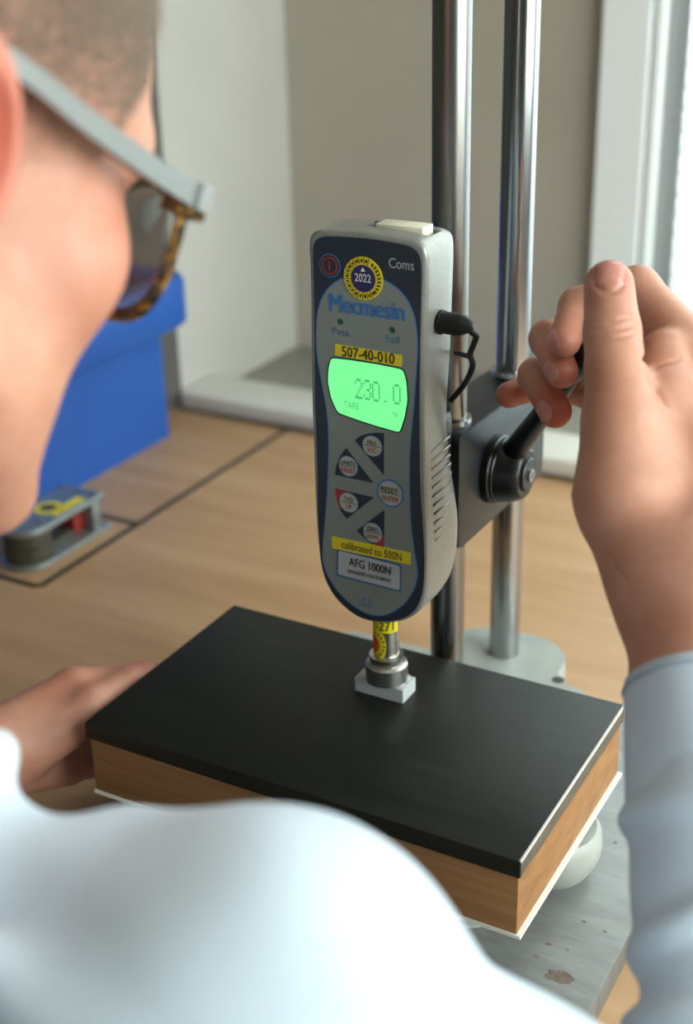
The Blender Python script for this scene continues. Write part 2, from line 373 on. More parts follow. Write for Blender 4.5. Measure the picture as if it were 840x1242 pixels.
obj('foot_web', prism(rounded([(.205, .085), (.262, .092), (.2585, .104), (.205, .118)], .004), *XYZ, .018, .040), M['cast'], ts)
obj('hole', lathe((.1905, .243, .0445), (0, 0, 1), [(0, .004), (.0013, .004), (.0013, 0)], 20), M['slot'], ts)
for y, m_, in ((RY1, 'rod_dull'), (RY2, 'chrome')):
    obj('column', lathe((RX, y, .040), (0, 0, 1), [(0, RR), (.80, RR), (.802, RR-.002), (.802, 0)], 64), M[m_], ts, 'dull steel column' if m_ == 'rod_dull' else 'bright chromed column')
ct = obj('column_bridge', box((RX-.02, RY1-.022, .80), (RX+.02, RY2+.022, .83), .003), M['block'], ts)
# carriage clamped on the columns
CX0, CX1 = RX-.019, .1608
car_poly = rounded([(.1485, .1755), (.1485, .2460), (.2775, .2410), (.2775, .1735)], .005)
car = obj('carriage', prism(car_poly, (CX0, 0, 0), (0, 1, 0), (0, 0, 1), (1, 0, 0), 0, CX1-CX0, .0012), M['block'], ts, 'dark blued steel carriage')
for y in (RY1, RY2):
    bm_ = bmesh.new(); n = 40; ring = []
    for k in range(n):
        a = 2*math.pi*k/n; cs, sn = math.cos(a), math.sin(a)
        ring.append([bm_.verts.new((RX+cs*r_, y+sn*r_, z_)) for r_, z_ in ((RR+.0004, .2455), (RR+.0028, .2455), (RR+.0024, .2482), (RR+.0004, .2482))])
    for k in range(n):
        A, B = ring[k], ring[(k+1) % n]
        for j in range(3): bm_.faces.new((A[j], A[j+1], B[j+1], B[j]))
    obj('collar', fin(bm_, 40), M['bolt'], car)
obj('gauge_mount', box((RX-.026, .1252, .180), (RX+.013, .1487, .262), .005), M['black_plastic'], ts)
obj('mount_screw', lathe((RX+.0125, .142, .197), (1, 0, 0), [(0, .004), (.003, .004), (.003, 0)], 20), M['black_plastic'], ts)
# clamp lever: hub, shank, grip
HB = Vector((CX1, .1960, .2085))
lv = obj('lever_hub', lathe(HB, (1, 0, 0), [(0, .0205), (.0045, .0205), (.0055, .0195), (.007, .0195), (.0075, .0188), (.016, .0172), (.0205, .0150), (.0215, .0138), (.0215, 0)], 56), M['black_plastic'], ts, 'black plastic lever hub')
obj('hub_cap', lathe(HB+Vector((.0215, 0, 0)), (1, 0, 0), [(0, .0100), (.0012, .0100), (.0018, .0092), (.0018, 0)], 40), M['block'], lv)
obj('bolt', lathe(HB+Vector((.0232, 0, 0)), (1, 0, 0), [(0, .0040), (.0016, .0040), (.0016, .0020), (.0004, .0018), (.0004, 0)], 24), M['bolt'], lv)
L0 = HB+Vector((.010, .001, .0085)); LG = Vector(P(699, 447, .705)); ld = (LG-L0).normalized(); LL = (LG-L0).length
obj('lever_arm', lathe(L0, ld, [(0, .0085), (.015, .0070), (LL*.5, .0058), (LL-.005, .0062), (LL, .0062)], 32), M['black_plastic'], lv)
obj('lever_grip', lathe(L0+ld*(LL-.004), ld, [(0, .0062), (.004, .0075), (.014, .0098), (.026, .0115), (.036, .0108), (.043, .0075), (.046, 0)], 36), M['black_plastic'], lv, 'black grip at the end of the lever')

# ------------------------------------------------------------------ force gauge
GY, GXC = .085, .1388
def G(px, py): q = at_y(px, py, GY); return (q[0], q[2])
K = .000453                                     # metres per photo pixel on the gauge face
fg = thing('force_gauge', (.1372, .104, H+.0098), 'silver grey digital force gauge with a glowing green display on the carriage', 'gauge')
half = [(.3632, .0325), (.34, .0327), (.31, .0327), (.28, .0328), (.25, .0329), (.225, .0333), (.205, .0327), (.192, .0310), (.182, .0282), (.174, .0242), (.167, .0190), (.1615, .0130), (.1583, .0070), (.1572, .0)]
zs = np.array([h[0] for h in half])[::-1]; hs = np.array([h[1] for h in half])[::-1]
right = [(GXC+w, z_) for z_, w in half]
low_px = [(374.5, 318), (375.5, 360), (376, 400), (377, 480), (379, 540), (381, 600), (383.5, 647), (388.5, 690), (398.6, 716), (413.8, 735), (433, 749.5), (453, 755.5), (476.7, 756), (495.7, 750.5), (507, 741), (514.8, 722), (518, 690), (517.5, 650), (515, 600), (514, 540), (514, 480), (515, 400), (516.5, 350), (517, 326)]
low = [tuple(p) for p in catmull([G(*p) for p in low_px], sub=6)]
tr = .006
top = [(GXC+.0325-tr+tr*math.cos(a), .3632+tr*math.sin(a)-.0005) for a in np.linspace(0.15, math.pi/2, 7)]+[(GXC, .3702)]+[(GXC-.0325+tr+tr*math.cos(a), .3632+tr*math.sin(a)-.0005) for a in np.linspace(math.pi/2, math.pi-.15, 7)]
outline = low+top                                # counter-clockwise seen from the front (x right, z up)
def resample(poly, n):
    p = np.array(poly+[poly[0]]); d = np.r_[0, np.cumsum(np.linalg.norm(np.diff(p, axis=0), axis=1))]
    t = np.linspace(0, d[-1], n, endpoint=False); return np.stack([np.interp(t, d, p[:, 0]), np.interp(t, d, p[:, 1])], 1)
def smooth_poly(p, it=2):
    for _ in range(it): p = (np.roll(p, 1, 0)+2*p+np.roll(p, -1, 0))/4
    return p
O2 = smooth_poly(resample(outline, 220), 2)
tg = np.roll(O2, -1, 0)-np.roll(O2, 1, 0); NR = np.stack([tg[:, 1], -tg[:, 0]], 1); NR /= np.linalg.norm(NR, axis=1)[:, None]
if ((O2-O2.mean(0))*NR).sum() < 0: NR = -NR
zz = O2[:, 1]; bulge = np.exp(-((zz-.205)/.030)**2); waist = np.exp(-((zz-.270)/.028)**2)
levels = [(0.0, -.0016, 0), (.0006, -.0006, 0), (.0016, 0, 0), (.004, .0002, .1), (.016, .0003, .5), (.024, .0002, 1.), (.0315, -.0006, 1.), (.0350, -.0022, 1.), (.0368, -.0050, .9)]
V = []; 
for (dy, off, b_) in levels:
    o_ = off+b_*(.0022*bulge-.0010*waist); q = O2+NR*o_[:, None]
    dep = dy/.0368; yy = GY+dep*(.0368+.0025*bulge-.0022*waist-.010*np.clip((.178-zz)/.02, 0, 1)*.3)
    V.append(np.stack([q[:, 0], yy, q[:, 1]], 1))
n = len(O2); F = []
for k in range(len(levels)-1):
    for i in range(n): F.append((k*n+i, k*n+(i+1) % n, (k+1)*n+(i+1) % n, (k+1)*n+i))
bm_ = bmesh.new(); vs = [bm_.verts.new(v) for v in np.concatenate(V)]
for f_ in F: bm_.faces.new([vs[i] for i in f_])
bm_.faces.new(vs[:n]); bm_.faces.new(vs[-n:])
body = obj('housing', fin(bm_, 28), M['silver'], fg, 'silver painted housing')
# recess in the top of the housing with a cream connector cover
cut = obj('cutter', box((GXC-.0085, GY+.0125, .3645), (GXC+.0282, GY+.0260, .380)), M['slot'])
bo = body.modifiers.new('cut', 'BOOLEAN'); bo.operation = 'DIFFERENCE'; bo.object = cut; bo.solver = 'EXACT'
dg = bpy.context.evaluated_depsgraph_get(); me2 = bpy.data.meshes.new_from_object(body.evaluated_get(dg)); body.modifiers.clear(); body.data = me2
bpy.data.objects.remove(cut)
obj('connector_cover', box((GXC-.0015, GY+.0130, .3646), (GXC+.0245, GY+.0245, .3718), .0006), M['cream'], fg, 'cream connector cover')
obj('slot_lining', box((GXC-.0084, GY+.0126, .3644), (GXC+.0281, GY+.0259, .3649)), M['slot'], fg)
for sgn in (1, -1):                              # ribs for the fingers on both sides
    for k in range(11):
        z_ = .2080+k*.0050; hw = np.interp(z_, zs, hs)-.0006*min(1, max(0, (z_-.215)/.02))+.0019*math.exp(-((z_-.205)/.03)**2)-.0008*math.exp(-((z_-.27)/.028)**2)
        x0 = GXC+sgn*(hw-.0008); x1 = GXC+sgn*(hw-.0000)
        obj('grip_rib', box((min(x0, x1), GY+.008, z_), (max(x0, x1), GY+.031, z_+.0016), .0004, 1), M['silver'], fg)
LAY = [0]
def face(name, poly, m, lay, label=None, parent=fg, th=.00012):
    y0 = GY-.00008*lay
    return obj(name, prism(poly, (0, y0+.0003, 0), (1, 0, 0), (0, 0, 1), (0, -1, 0), 0, .0003+th), m, parent, label)
def cpoly(pts, sub=6): return [tuple(p) for p in catmull([G(*p) for p in pts], True, sub)]
def disc(c_, r, n=36, r2=None):
    r2 = r2 or r; return [(c_[0]+r*math.cos(2*math.pi*k/n), c_[1]+r2*math.sin(2*math.pi*k/n)) for k in range(n)]
def inset(poly, d):
    p = np.array(poly); t = np.roll(p, -1, 0)-np.roll(p, 1, 0); nn = np.stack([t[:, 1], -t[:, 0]], 1); nn /= np.linalg.norm(nn, axis=1)[:, None]+1e-12
    if ((p-p.mean(0))*nn).sum() < 0: nn = -nn
    return [tuple(q) for q in p-nn*d]
def text(s, px, py, wpx, hpx, m, lay, bold=0., parent=fg, label=None):
    me = text_mesh(s, wpx*K, hpx*K, bold); x, z_ = G(px, py)
    for v in me.vertices: v.co = Vector((x+v.co.x, GY-.00008*lay-.0002-v.co.z, z_+v.co.y))
    return obj('lettering', me, m, parent, label)
bez = [tuple(p) for p in smooth_poly(resample(inset([tuple(p) for p in O2], (.0013+.0012*np.clip((O2[:, 1]-.18)/.06, 0, 1))[:, None]), 160), 3)]
face('bezel', bez, M['navy'], 1, 'dark navy front foil')
pan = cpoly([(383, 400), (386, 372), (396, 351), (414, 337), (440, 332), (468, 340), (489, 356), (502, 380), (507, 412), (506, 445), (502, 500), (498, 545), (497.5, 600), (499.5, 638), (503, 667), (506.8, 691), (506, 703), (501, 718), (488, 735), (469, 745.7), (450, 746), (431, 737), (412, 720), (398.6, 701), (391.5, 682), (391, 661), (393, 638), (396, 600), (398, 540), (396, 500), (389, 460), (384, 430)])
face('panel_outline', pan, M['blue_line'], 2, 'blue outline of the keypad panel')
face('keypad_panel', inset(pan, .0006), M['panel'], 3, 'grey keypad panel')
text('Coms', 487, 320, 30, 11, M['grey_print'], 3, .01)
text('Mecmesin', 445, 372, 93, 20, M['blue_line'], 5, .036, label='bold blue maker lettering')
text('Pass', 413.5, 402, 21, 8, M['blue_dark'], 5); text('Fail', 476.5, 411, 16, 8, M['blue_dark'], 5)
for p in ((413, 390), (476, 400)): face('led', disc(G(*p), .0016), M['led'], 5, 'small green indicator')
# power key
face('power_key', disc(G(400, 322), .0060), M['blue_dark'], 3); face('power_ring', disc(G(400, 322), .0054), M['navy'], 4)
face('power_ring', disc(G(400, 322), .0044), M['red'], 5); face('power_ring', disc(G(400, 322), .0037), M['navy'], 6)
x, z_ = G(400, 322); face('power_mark', [(x-.0004, z_-.0022), (x+.0004, z_-.0022), (x+.0004, z_+.0022), (x-.0004, z_+.0022)], M['red'], 7)
# round calibration sticker
cs = G(441, 337.5); st = face('round_sticker', disc(cs, .0108), M['yellow'], 7, 'round yellow sticker with purple centre reading 2022')
face('sticker_centre', disc(cs, .0068), M['purple'], 9, parent=st)
text('2022', 441, 336.5, 20, 9, M['white_print'], 11, .01, st)
x, z_ = cs; face('arrow_mark', [(x-.0013, z_+.0036), (x+.0013, z_+.0036), (x, z_+.0056)], M['white_print'], 11, parent=st)
for k in range(15):
    a = math.radians(70+k*16.5); u_ = np.array([math.cos(a), math.sin(a)]); v_ = np.array([-u_[1], u_[0]]); c_ = np.array(cs)
    face('tick', [tuple(c_+u_*.0072-v_*.00015), tuple(c_+u_*.0106-v_*.00015), tuple(c_+u_*.0106+v_*.00015), tuple(c_+u_*.0072+v_*.00015)], M['black_print'], 9, parent=st)
    b_ = c_+(u_*math.cos(.144)+v_*math.sin(.144))*.0089; w_ = .0012 if k % 2 else .0016
    face('mark', [tuple(b_-u_*.0008-v_*w_*.4), tuple(b_+u_*.0008-v_*w_*.3), tuple(b_+u_*.0008+v_*w_*.3), tuple(b_-u_*.0006+v_*w_*.4)], M['black_print'], 9, parent=st)
for k in range(9):
    a = math.radians(-42+k*12); u_ = np.array([math.cos(a), math.sin(a)]); v_ = np.array([-u_[1], u_[0]]); b_ = np.array(cs)+u_*.0089
    face('mark', [tuple(b_-u_*.0010-v_*.0006), tuple(b_+u_*.0010-v_*.0003), tuple(b_+u_*.0008+v_*.0006), tuple(b_-u_*.0009+v_*.0002)], M['black_print'], 9, parent=st)
# display
t1 = face('number_tape', [G(406.5, 430.5), G(487.5, 444.5), G(488, 430.5), G(407, 416.5)], M['yellow'], 6, 'yellow tape with a black asset number')
text('507-40-010', 447, 430, 66, 12, M['black_print'], 8, .012, t1)
lcd = [(402, 434), (425, 436.5), (460, 442), (489, 448), (493, 462), (494.5, 485), (491, 505), (485, 524), (460, 517), (435, 509), (410, 500), (402, 482), (398, 462), (399, 446)]
def poly_fine(pts, n=120, it=2): return [tuple(p) for p in smooth_poly(resample([G(*p) for p in pts], n), it)]
face('display_rim', inset(poly_fine(lcd), -.0008), M['lcd_rim'], 5, 'dark green rim of the display')
ds = face('display', poly_fine(lcd), M['lcd'], 6, 'glowing green liquid crystal display')
DOT = {'2': ('01110', '10001', '00001', '00010', '00100', '01000', '11111'), '3': ('01110', '10001', '00001', '00110', '00001', '10001', '01110'), '0': ('01110', '10001', '10001', '10001', '10001', '10001', '01110')}
def digit(ch, px, py, wpx, hpx):
    x, z_ = G(px, py); w, h = wpx*K, hpx*K; bm = bmesh.new(); yy = GY-.00008*8-.0002
    for r_, row in enumerate(DOT[ch]):
        for c_, v in enumerate(row):
            if v == '1':
                cx, cz = x+w*c_/4, z_+h*(1-r_/6); bm.faces.new([bm.verts.new((cx+dx*w*.11, yy, cz+dz*h*.075)) for dx, dz in ((-1, -1), (1, -1), (1, 1), (-1, 1))])
    obj('digit', fin(bm), M['lcd_dark'], ds)
for ch, px, py in (('2', 432, 481), ('3', 442.5, 482.5), ('0', 453, 484.5), ('0', 478, 488)): digit(ch, px, py, 8, 21)
x, z_ = G(468, 486.5); face('decimal_point', [(x-.0005, z_-.0005), (x+.0005, z_-.0005), (x+.0005, z_+.0005), (x-.0005, z_+.0005)], M['lcd_dark'], 8, parent=ds)
text('TARE', 427, 491, 20, 8, M['lcd_dark'], 8, parent=ds); text('N', 480, 502, 5, 7, M['lcd_dark'], 8, parent=ds)
# keys
def key(name, pts, dc, w1, w2, red=None, lab=None):
    k = face(name, [G(*p) for p in pts], M['navy'], 5, lab)
    if red: face('red_corner', [G(*p) for p in red], M['red'], 7, parent=k)
    face('key_rim', disc(G(*dc), .0059), M['blue_dark'], 8, parent=k)
    face('key_disc', disc(G(*dc), .0055), M['disc'], 9, parent=k)
    x, z_ = G(*dc); face('key_line', [(x-.0055, z_-.0001), (x+.0055, z_-.0001), (x+.0055, z_+.00012), (x-.0055, z_+.00012)], M['black_print'], 11, parent=k)
    text(w1, dc[0], dc[1]-4.2, 4.0*len(w1), 5.5, M['black_print'], 11, .01, k); text(w2, dc[0]+.5, dc[1]+4.8, 4.0*len(w2), 5.5, M['red'], 11, .01, k)
key('wedge_key', [(430.4, 533.6), (438, 528), (447, 525.5), (456, 524.5), (465.7, 525), (466, 576)], (452, 540.5), 'MAX', 'ESC', lab='dark wedge key reading max and esc')
key('wedge_key', [(420, 542.7), (453, 585.5), (406.5, 575.5), (408.5, 563), (412.5, 553)], (422.8, 565), 'UNITS', 'RESET', lab='dark wedge key reading units and reset')
key('wedge_key', [(407, 592), (453.5, 603), (421, 629), (414, 620), (409, 606)], (423.4, 609), 'TXD', 'UP', [(407, 592), (425, 596.3), (413, 618), (409, 606)], 'dark wedge key with a red corner reading TXD and up')
key('wedge_key', [(466.4, 618), (466, 663), (452.6, 659.5), (442, 652), (432.7, 643)], (452.6, 645.5), 'ZERO', 'DOWN', [(466.2, 648), (466, 663), (452.6, 659.5)], 'dark wedge key with a red corner reading zero and down')
k = face('enter_key', disc(G(473.6, 598), .0079), M['blue_line'], 5, 'round blue-rimmed key reading reset and enter'); face('key_disc', disc(G(473.6, 598), .0069), M['disc'], 6, parent=k)
x, z_ = G(473.6, 598.5); face('key_line', [(x-.0068, z_-.0001), (x+.0068, z_-.0001), (x+.0068, z_+.00012), (x-.0068, z_+.00012)], M['black_print'], 8, parent=k)
text('RESET', 473, 594, 22, 6.5, M['black_print'], 8, .01, k); text('ENTER', 474, 604.5, 22, 6.5, M['red'], 8, .01, k)
t2 = face('calibration_tape', [G(403.5, 664), G(498, 684.5), G(498.5, 670), G(403, 649.5)], M['yellow'], 8, 'yellow tape with handwriting-like calibration print')
text('calibrated to 500N', 451, 667, 80, 10, M['black_print'], 10, 0, t2)
lb = face('type_label_rim', inset(poly_fine([(409, 664), (487, 684), (487, 718), (408, 698)], 120, 2), 0), M['blue_dark'], 5)
lb2 = face('type_label', inset(poly_fine([(411, 667), (485, 686), (485, 715.5), (410.5, 696)], 120, 2), 0), M['label_silver'], 7, 'silver type label with black print')
text('AFG 1000N', 449, 686, 56, 11, M['black_print'], 9, .02, lb2); text('ADVANCED FORCE GAUGE', 448, 697.5, 58, 4.5, M['black_print'], 9, .01, lb2)
text('CE', 445.5, 730, 14, 10.5, M['blue_line'], 5, .01)
# spindle below the housing
SP = (.1372, .1040)
sp = obj('spindle', lathe((*SP, H+.0218), (0, 0, 1), [(0, .0092), (.001, .0098), (.0045, .0098), (.005, .0073), (.045, .0073), (.045, 0)], 56), M['steel'], fg)
obj('foot_disc', lathe((*SP, H+.0098), (0, 0, 1), [(0, .0113), (.0006, .0121), (.0105, .0121), (.0120, .0107), (.0120, 0)], 64), M['steel'], fg, 'turned steel pressure disc')
def wrap(a0, a1, z0, z1, r, m, name, parent, shape=None, n=24, label=None):
    bm = bmesh.new(); prev = None
    for k in range(n+1):
        f_ = k/n; a = math.radians(a0+(a1-a0)*f_); e = shape(f_) if shape else 1.
        zc, zh = (z0+z1)/2, (z1-z0)/2*e
        A = [bm.verts.new((SP[0]+math.cos(a)*rr_, SP[1]+math.sin(a)*rr_, zq)) for rr_, zq in ((r, zc-zh-1e-6), (r, zc+zh+1e-6))]
        if prev: bm.faces.new((prev[0], A[0], A[1], prev[1]))
        prev = A
    return obj(name, fin(bm, 40), m, parent, label)
wrap(180, 360, H+.0432, H+.0560, .00742, M['yellow'], 'spindle_tape', sp, label='yellow tape with part of a number')
ell = lambda f_: math.sqrt(max(0, 1-(2*f_-1)**2))
wrap(190, 298, H+.0262, H+.0436, .00740, M['yellow'], 'spindle_sticker', sp, lambda f_: math.sqrt(max(0, 1-(2*f_-1)**4)), label='round yellow and orange sticker')
wrap(198, 268, H+.0296, H+.0402, .00752, M['orange'], 'spindle_sticker_centre', sp, ell)
for k in range(16):
    a = 2*math.pi*k/16; az = 243+46*math.cos(a); zc = H+.0349+.0072*math.sin(a)
    wrap(az-4, az+4, zc-.0006, zc+.0006, .00753, M['black_print'], 'mark', sp, n=2)
me = text_mesh('-271', .011, .0062, .01)
for v in me.vertices:
    a = math.radians(291)+v.co.x/.0076; v.co = Vector((SP[0]+math.cos(a)*(.00755+v.co.z), SP[1]+math.sin(a)*(.00755+v.co.z), H+.0478+v.co.y))
obj('lettering', me, M['black_print'], sp)
# plug and cable on the side
PC = Vector(at_x(540, 386, GXC+.0330)); PC = Vector((GXC+.0328, GY+.0155, PC.z-.0005))
pg = obj('plug', lathe(PC, (1, 0, 0), [(0, .0062), (.0012, .0062), (.0014, .0056), (.0105, .0056), (.0135, .0046), (.0165, .0028), (.0170, 0)], 32), M['black_rubber'], fg, 'black jack plug')
tip = PC+Vector((.0150, .0, 0)); 
pth = [tuple(tip), tuple(Vector(at_y(571, 402, PC.y+.001))), tuple(Vector(at_y(577, 408, PC.y+.002))), tuple(Vector(at_y(574, 418, PC.y+.005))), tuple(Vector(at_y(570, 430, PC.y+.010))), tuple(Vector(at_y(573, 441, PC.y+.016))), tuple(Vector(at_y(570, 453, PC.y+.018))), tuple(Vector(at_y(560, 470, PC.y+.022))), tuple(Vector(at_y(546, 486, PC.y+.022)))]
obj('cable', tube(pth, lambda t: .0022 if t < .12 else .0016, 10), M['black_rubber'], pg)
obj('cable_tail', tube([tuple(Vector(at_y(571, 433, PC.y+.011))), tuple(Vector(at_y(564, 431, PC.y+.016))), tuple(Vector(at_y(553, 428, PC.y+.024)))], .0014, 8), M['black_rubber'], pg)

# ------------------------------------------------------------------ studded toy brick under the gauge
tb = thing('toy_brick', (.1345, .106, H), 'light grey studded plastic toy brick under the force gauge', 'toy brick')
bx0, bx1, by0, by1 = SP[0]-.0175, SP[0]+.0137, .0975, .1135
obj('body', box((bx0, by0, H), (bx1, by1, H+.0092), .0003, 1), M['brick'], tb)
for i in (0, 3):
    for j in (0, 1): obj('stud', lathe((bx0+.0040+i*.0078, by0+.0040+j*.0079, H+.0092), (0, 0, 1), [(0, .0024), (.0006 if i == 0 else .0015, .0024), (.0006 if i == 0 else .0017, .0022), (.0006 if i == 0 else .0017, 0)], 24), M['brick'], tb)

# ------------------------------------------------------------------ blue crate
CXR, CYF, CYN, CH = -.367, .592, .20, .170
CW = .30
cr = thing('storage_crate', (CXR-CW/2, (CYF+CYN)/2, 0), 'open blue plastic storage crate on the desk by the wall', 'crate')
def rrect(x0, x1, y0, y1, r, seg=6): return rounded([(x0, y0), (x1, y0), (x1, y1), (x0, y1)], r, seg)
def crate_shell():
    prof = [(0, .000, .014), (.006, .0, .016), (.118, .0, .018), (.120, .0, .018), (.1205, .022, .030), (.124, .0235, .030), (.163, .0235, .030), (.170, .0200, .028), (.170, .002, .018), (.163, -.003, .016), (.006, -.004, .014)]
    bm = bmesh.new(); rings = []
    for z_, o_, r in prof:
        rings.append([bm.verts.new((x, y, z_)) for x, y in rrect(CXR-CW-o_, CXR+o_, CYN-o_, CYF+o_, r)])
    m = len(rings[0])
    for A, B in zip(rings, rings[1:]):
        for k in range(m): bm.faces.new((A[k], A[(k+1) % m], B[(k+1) % m], B[k]))
    bm.faces.new(rings[0]); bm.faces.new(rings[-1]); return fin(bm, 35)
obj('shell', crate_shell(), M['blue_crate'], cr)
gi = tag(obj('green_box', box((CXR-.10, .33, .0062), (CXR-.012, .47, .150), .006), M['green']), 'green box standing inside the blue crate', 'box')

# ------------------------------------------------------------------ black tape on the desk, small steel fixture
tp = thing('tape_marking', (-.265, .4, 0), 'thin black tape lines marking out places on the desk', 'tape')
TW = .0028
def strip(x0, y0, x1, y1): return box((x0, y0, 0), (x1, y1, .0006))
obj('strip', strip(-.265-TW, .530, -.265+TW, YB-.011), M['tape'], tp); obj('strip', strip(-.2655-TW, .262, -.2655+TW, .533), M['tape'], tp)
obj('strip', strip(-.37, .388, -.2655-TW, .3935), M['tape'], tp); obj('strip', strip(-.37, .2535, -.268, .2590), M['tape'], tp)
obj('corner_strip', prism([(-.2685, .2535), (-.2627, .2610), (-.2627, .264), (-.2683, .264), (-.2700, .2590), (-.272, .2535)], *XYZ, 0, .0006), M['tape'], tp)
obj('strip', strip(-.37, .2535, -.3645, .3935), M['tape'], tp)
fx = thing('clamping_fixture', (-.306, .325, 0), 'small steel fixture with a yellow sticker lying inside the black tape marking', 'fixture')
FX0, FX1, FYN, FYF = -.328, -.282, .268, .375
def dshape(x0, x1, yn, yf, n=14):
    r = (x1-x0)/2; cx = (x0+x1)/2
    return [(x1, yf), (x0, yf)]+[(cx-r*math.cos(math.pi*k/n), yn+r-r*math.sin(math.pi*k/n)) for k in range(n+1)]
obj('base_plate', prism(dshape(FX0, FX1, FYN, FYF), *XYZ, 0.0006, .0045, .0004), M['fix_steel'], fx)
obj('top_plate', prism(dshape(FX0+.001, FX1-.001, FYN+.001, FYF-.006), *XYZ, .032, .0365, .0004), M['fix_steel'], fx)
obj('drum', lathe((-.305, FYN+.0232, .0045), (0, 0, 1), [(0, .0207), (.008, .0207), (.0085, .0201), (.018, .0201), (.0185, .0210), (.0275, .0210), (.0275, 0)], 40), M['fix_dark'], fx)
obj('post', box((-.300, FYF-.020, .0045), (-.285, FYF-.009, .032), .0008), M['fix_steel'], fx); obj('post', box((-.327, FYF-.020, .0045), (-.316, FYF-.009, .032), .0008), M['fix_steel'], fx)
obj('red_pad', box((-.322, FYF-.032, .0045), (-.297, FYF-.020, .021), .001), M['fix_red'], fx); obj('spring', box((-.318, FYN+.044, .0045), (-.296, FYF-.034, .010), .001), M['fix_dark'], fx)
for q in ((-.3195, FYN+.02), (-.2905, FYN+.024), (-.290, FYF-.014), (-.325, FYF-.014)): obj('screw', lathe((*q, .0365), (0, 0, 1), [(0, .0024), (.0008, .0024), (.0008, 0)], 16), M['fix_dark'], fx)
sk = obj('sticker', prism(disc((-.306, .322), .0125), *XYZ, .0366, .0368), M['yellow'], fx, 'round yellow sticker'); obj('sticker_centre', prism(disc((-.306, .322), .0075), *XYZ, .0368, .0369), M['fix_dark'], sk)
obj('sticker_strip', prism([(-.2885, .312), (-.2885, .352), (-.2985, .352), (-.2985, .335), (-.2935, .312)], *XYZ, .0366, .0368), M['yellow'], fx, 'yellow tape strip')

# ------------------------------------------------------------------ the person: smooth bodies from distance fields
def smin(a, b, k): h = np.clip(.5+.5*(b-a)/k, 0, 1); return b+(a-b)*h-k*h*(1-h)
def smax(a, b, k): return -smin(-a, -b, k)
def cone(p, a, b, ra, rb):
    a = np.asarray(a, np.float32); b = np.asarray(b, np.float32); ab = b-a; t = np.clip(((p-a)@ab)/max(ab@ab, 1e-12), 0, 1)
    d = p-a-t[:, None]*ab; return np.sqrt((d*d).sum(1))-(ra+(rb-ra)*t)
def ell(p, c, r, Rm=None):
    q = p-np.asarray(c, np.float32)
    if Rm is not None: q = q@np.asarray(Rm, np.float32)
    r = np.asarray(r, np.float32); k0 = np.sqrt(((q/r)**2).sum(1)); k1 = np.sqrt(((q/(r*r))**2).sum(1))+1e-9; return k0*(k0-1)/k1
def ring(p, c, axis, R_, r, sx=1.):
    a, u, v = frame_of(axis); q = p-np.asarray(c, np.float32); w = q@np.array(a, np.float32); s = np.sqrt((q@np.array(u, np.float32))**2+(q@np.array(v, np.float32))**2)
    return np.sqrt((s-R_)**2+(w*sx)**2)-r
def sph(p, c, r): return np.sqrt(((p-np.asarray(c, np.float32))**2).sum(1))-r
def chain(p, pts, rs, k=.004):
    d = None
    for i in range(len(pts)-1):
        e = cone(p, pts[i], pts[i+1], rs[i], rs[i+1]); d = e if d is None else smin(d, e, k)
    return d
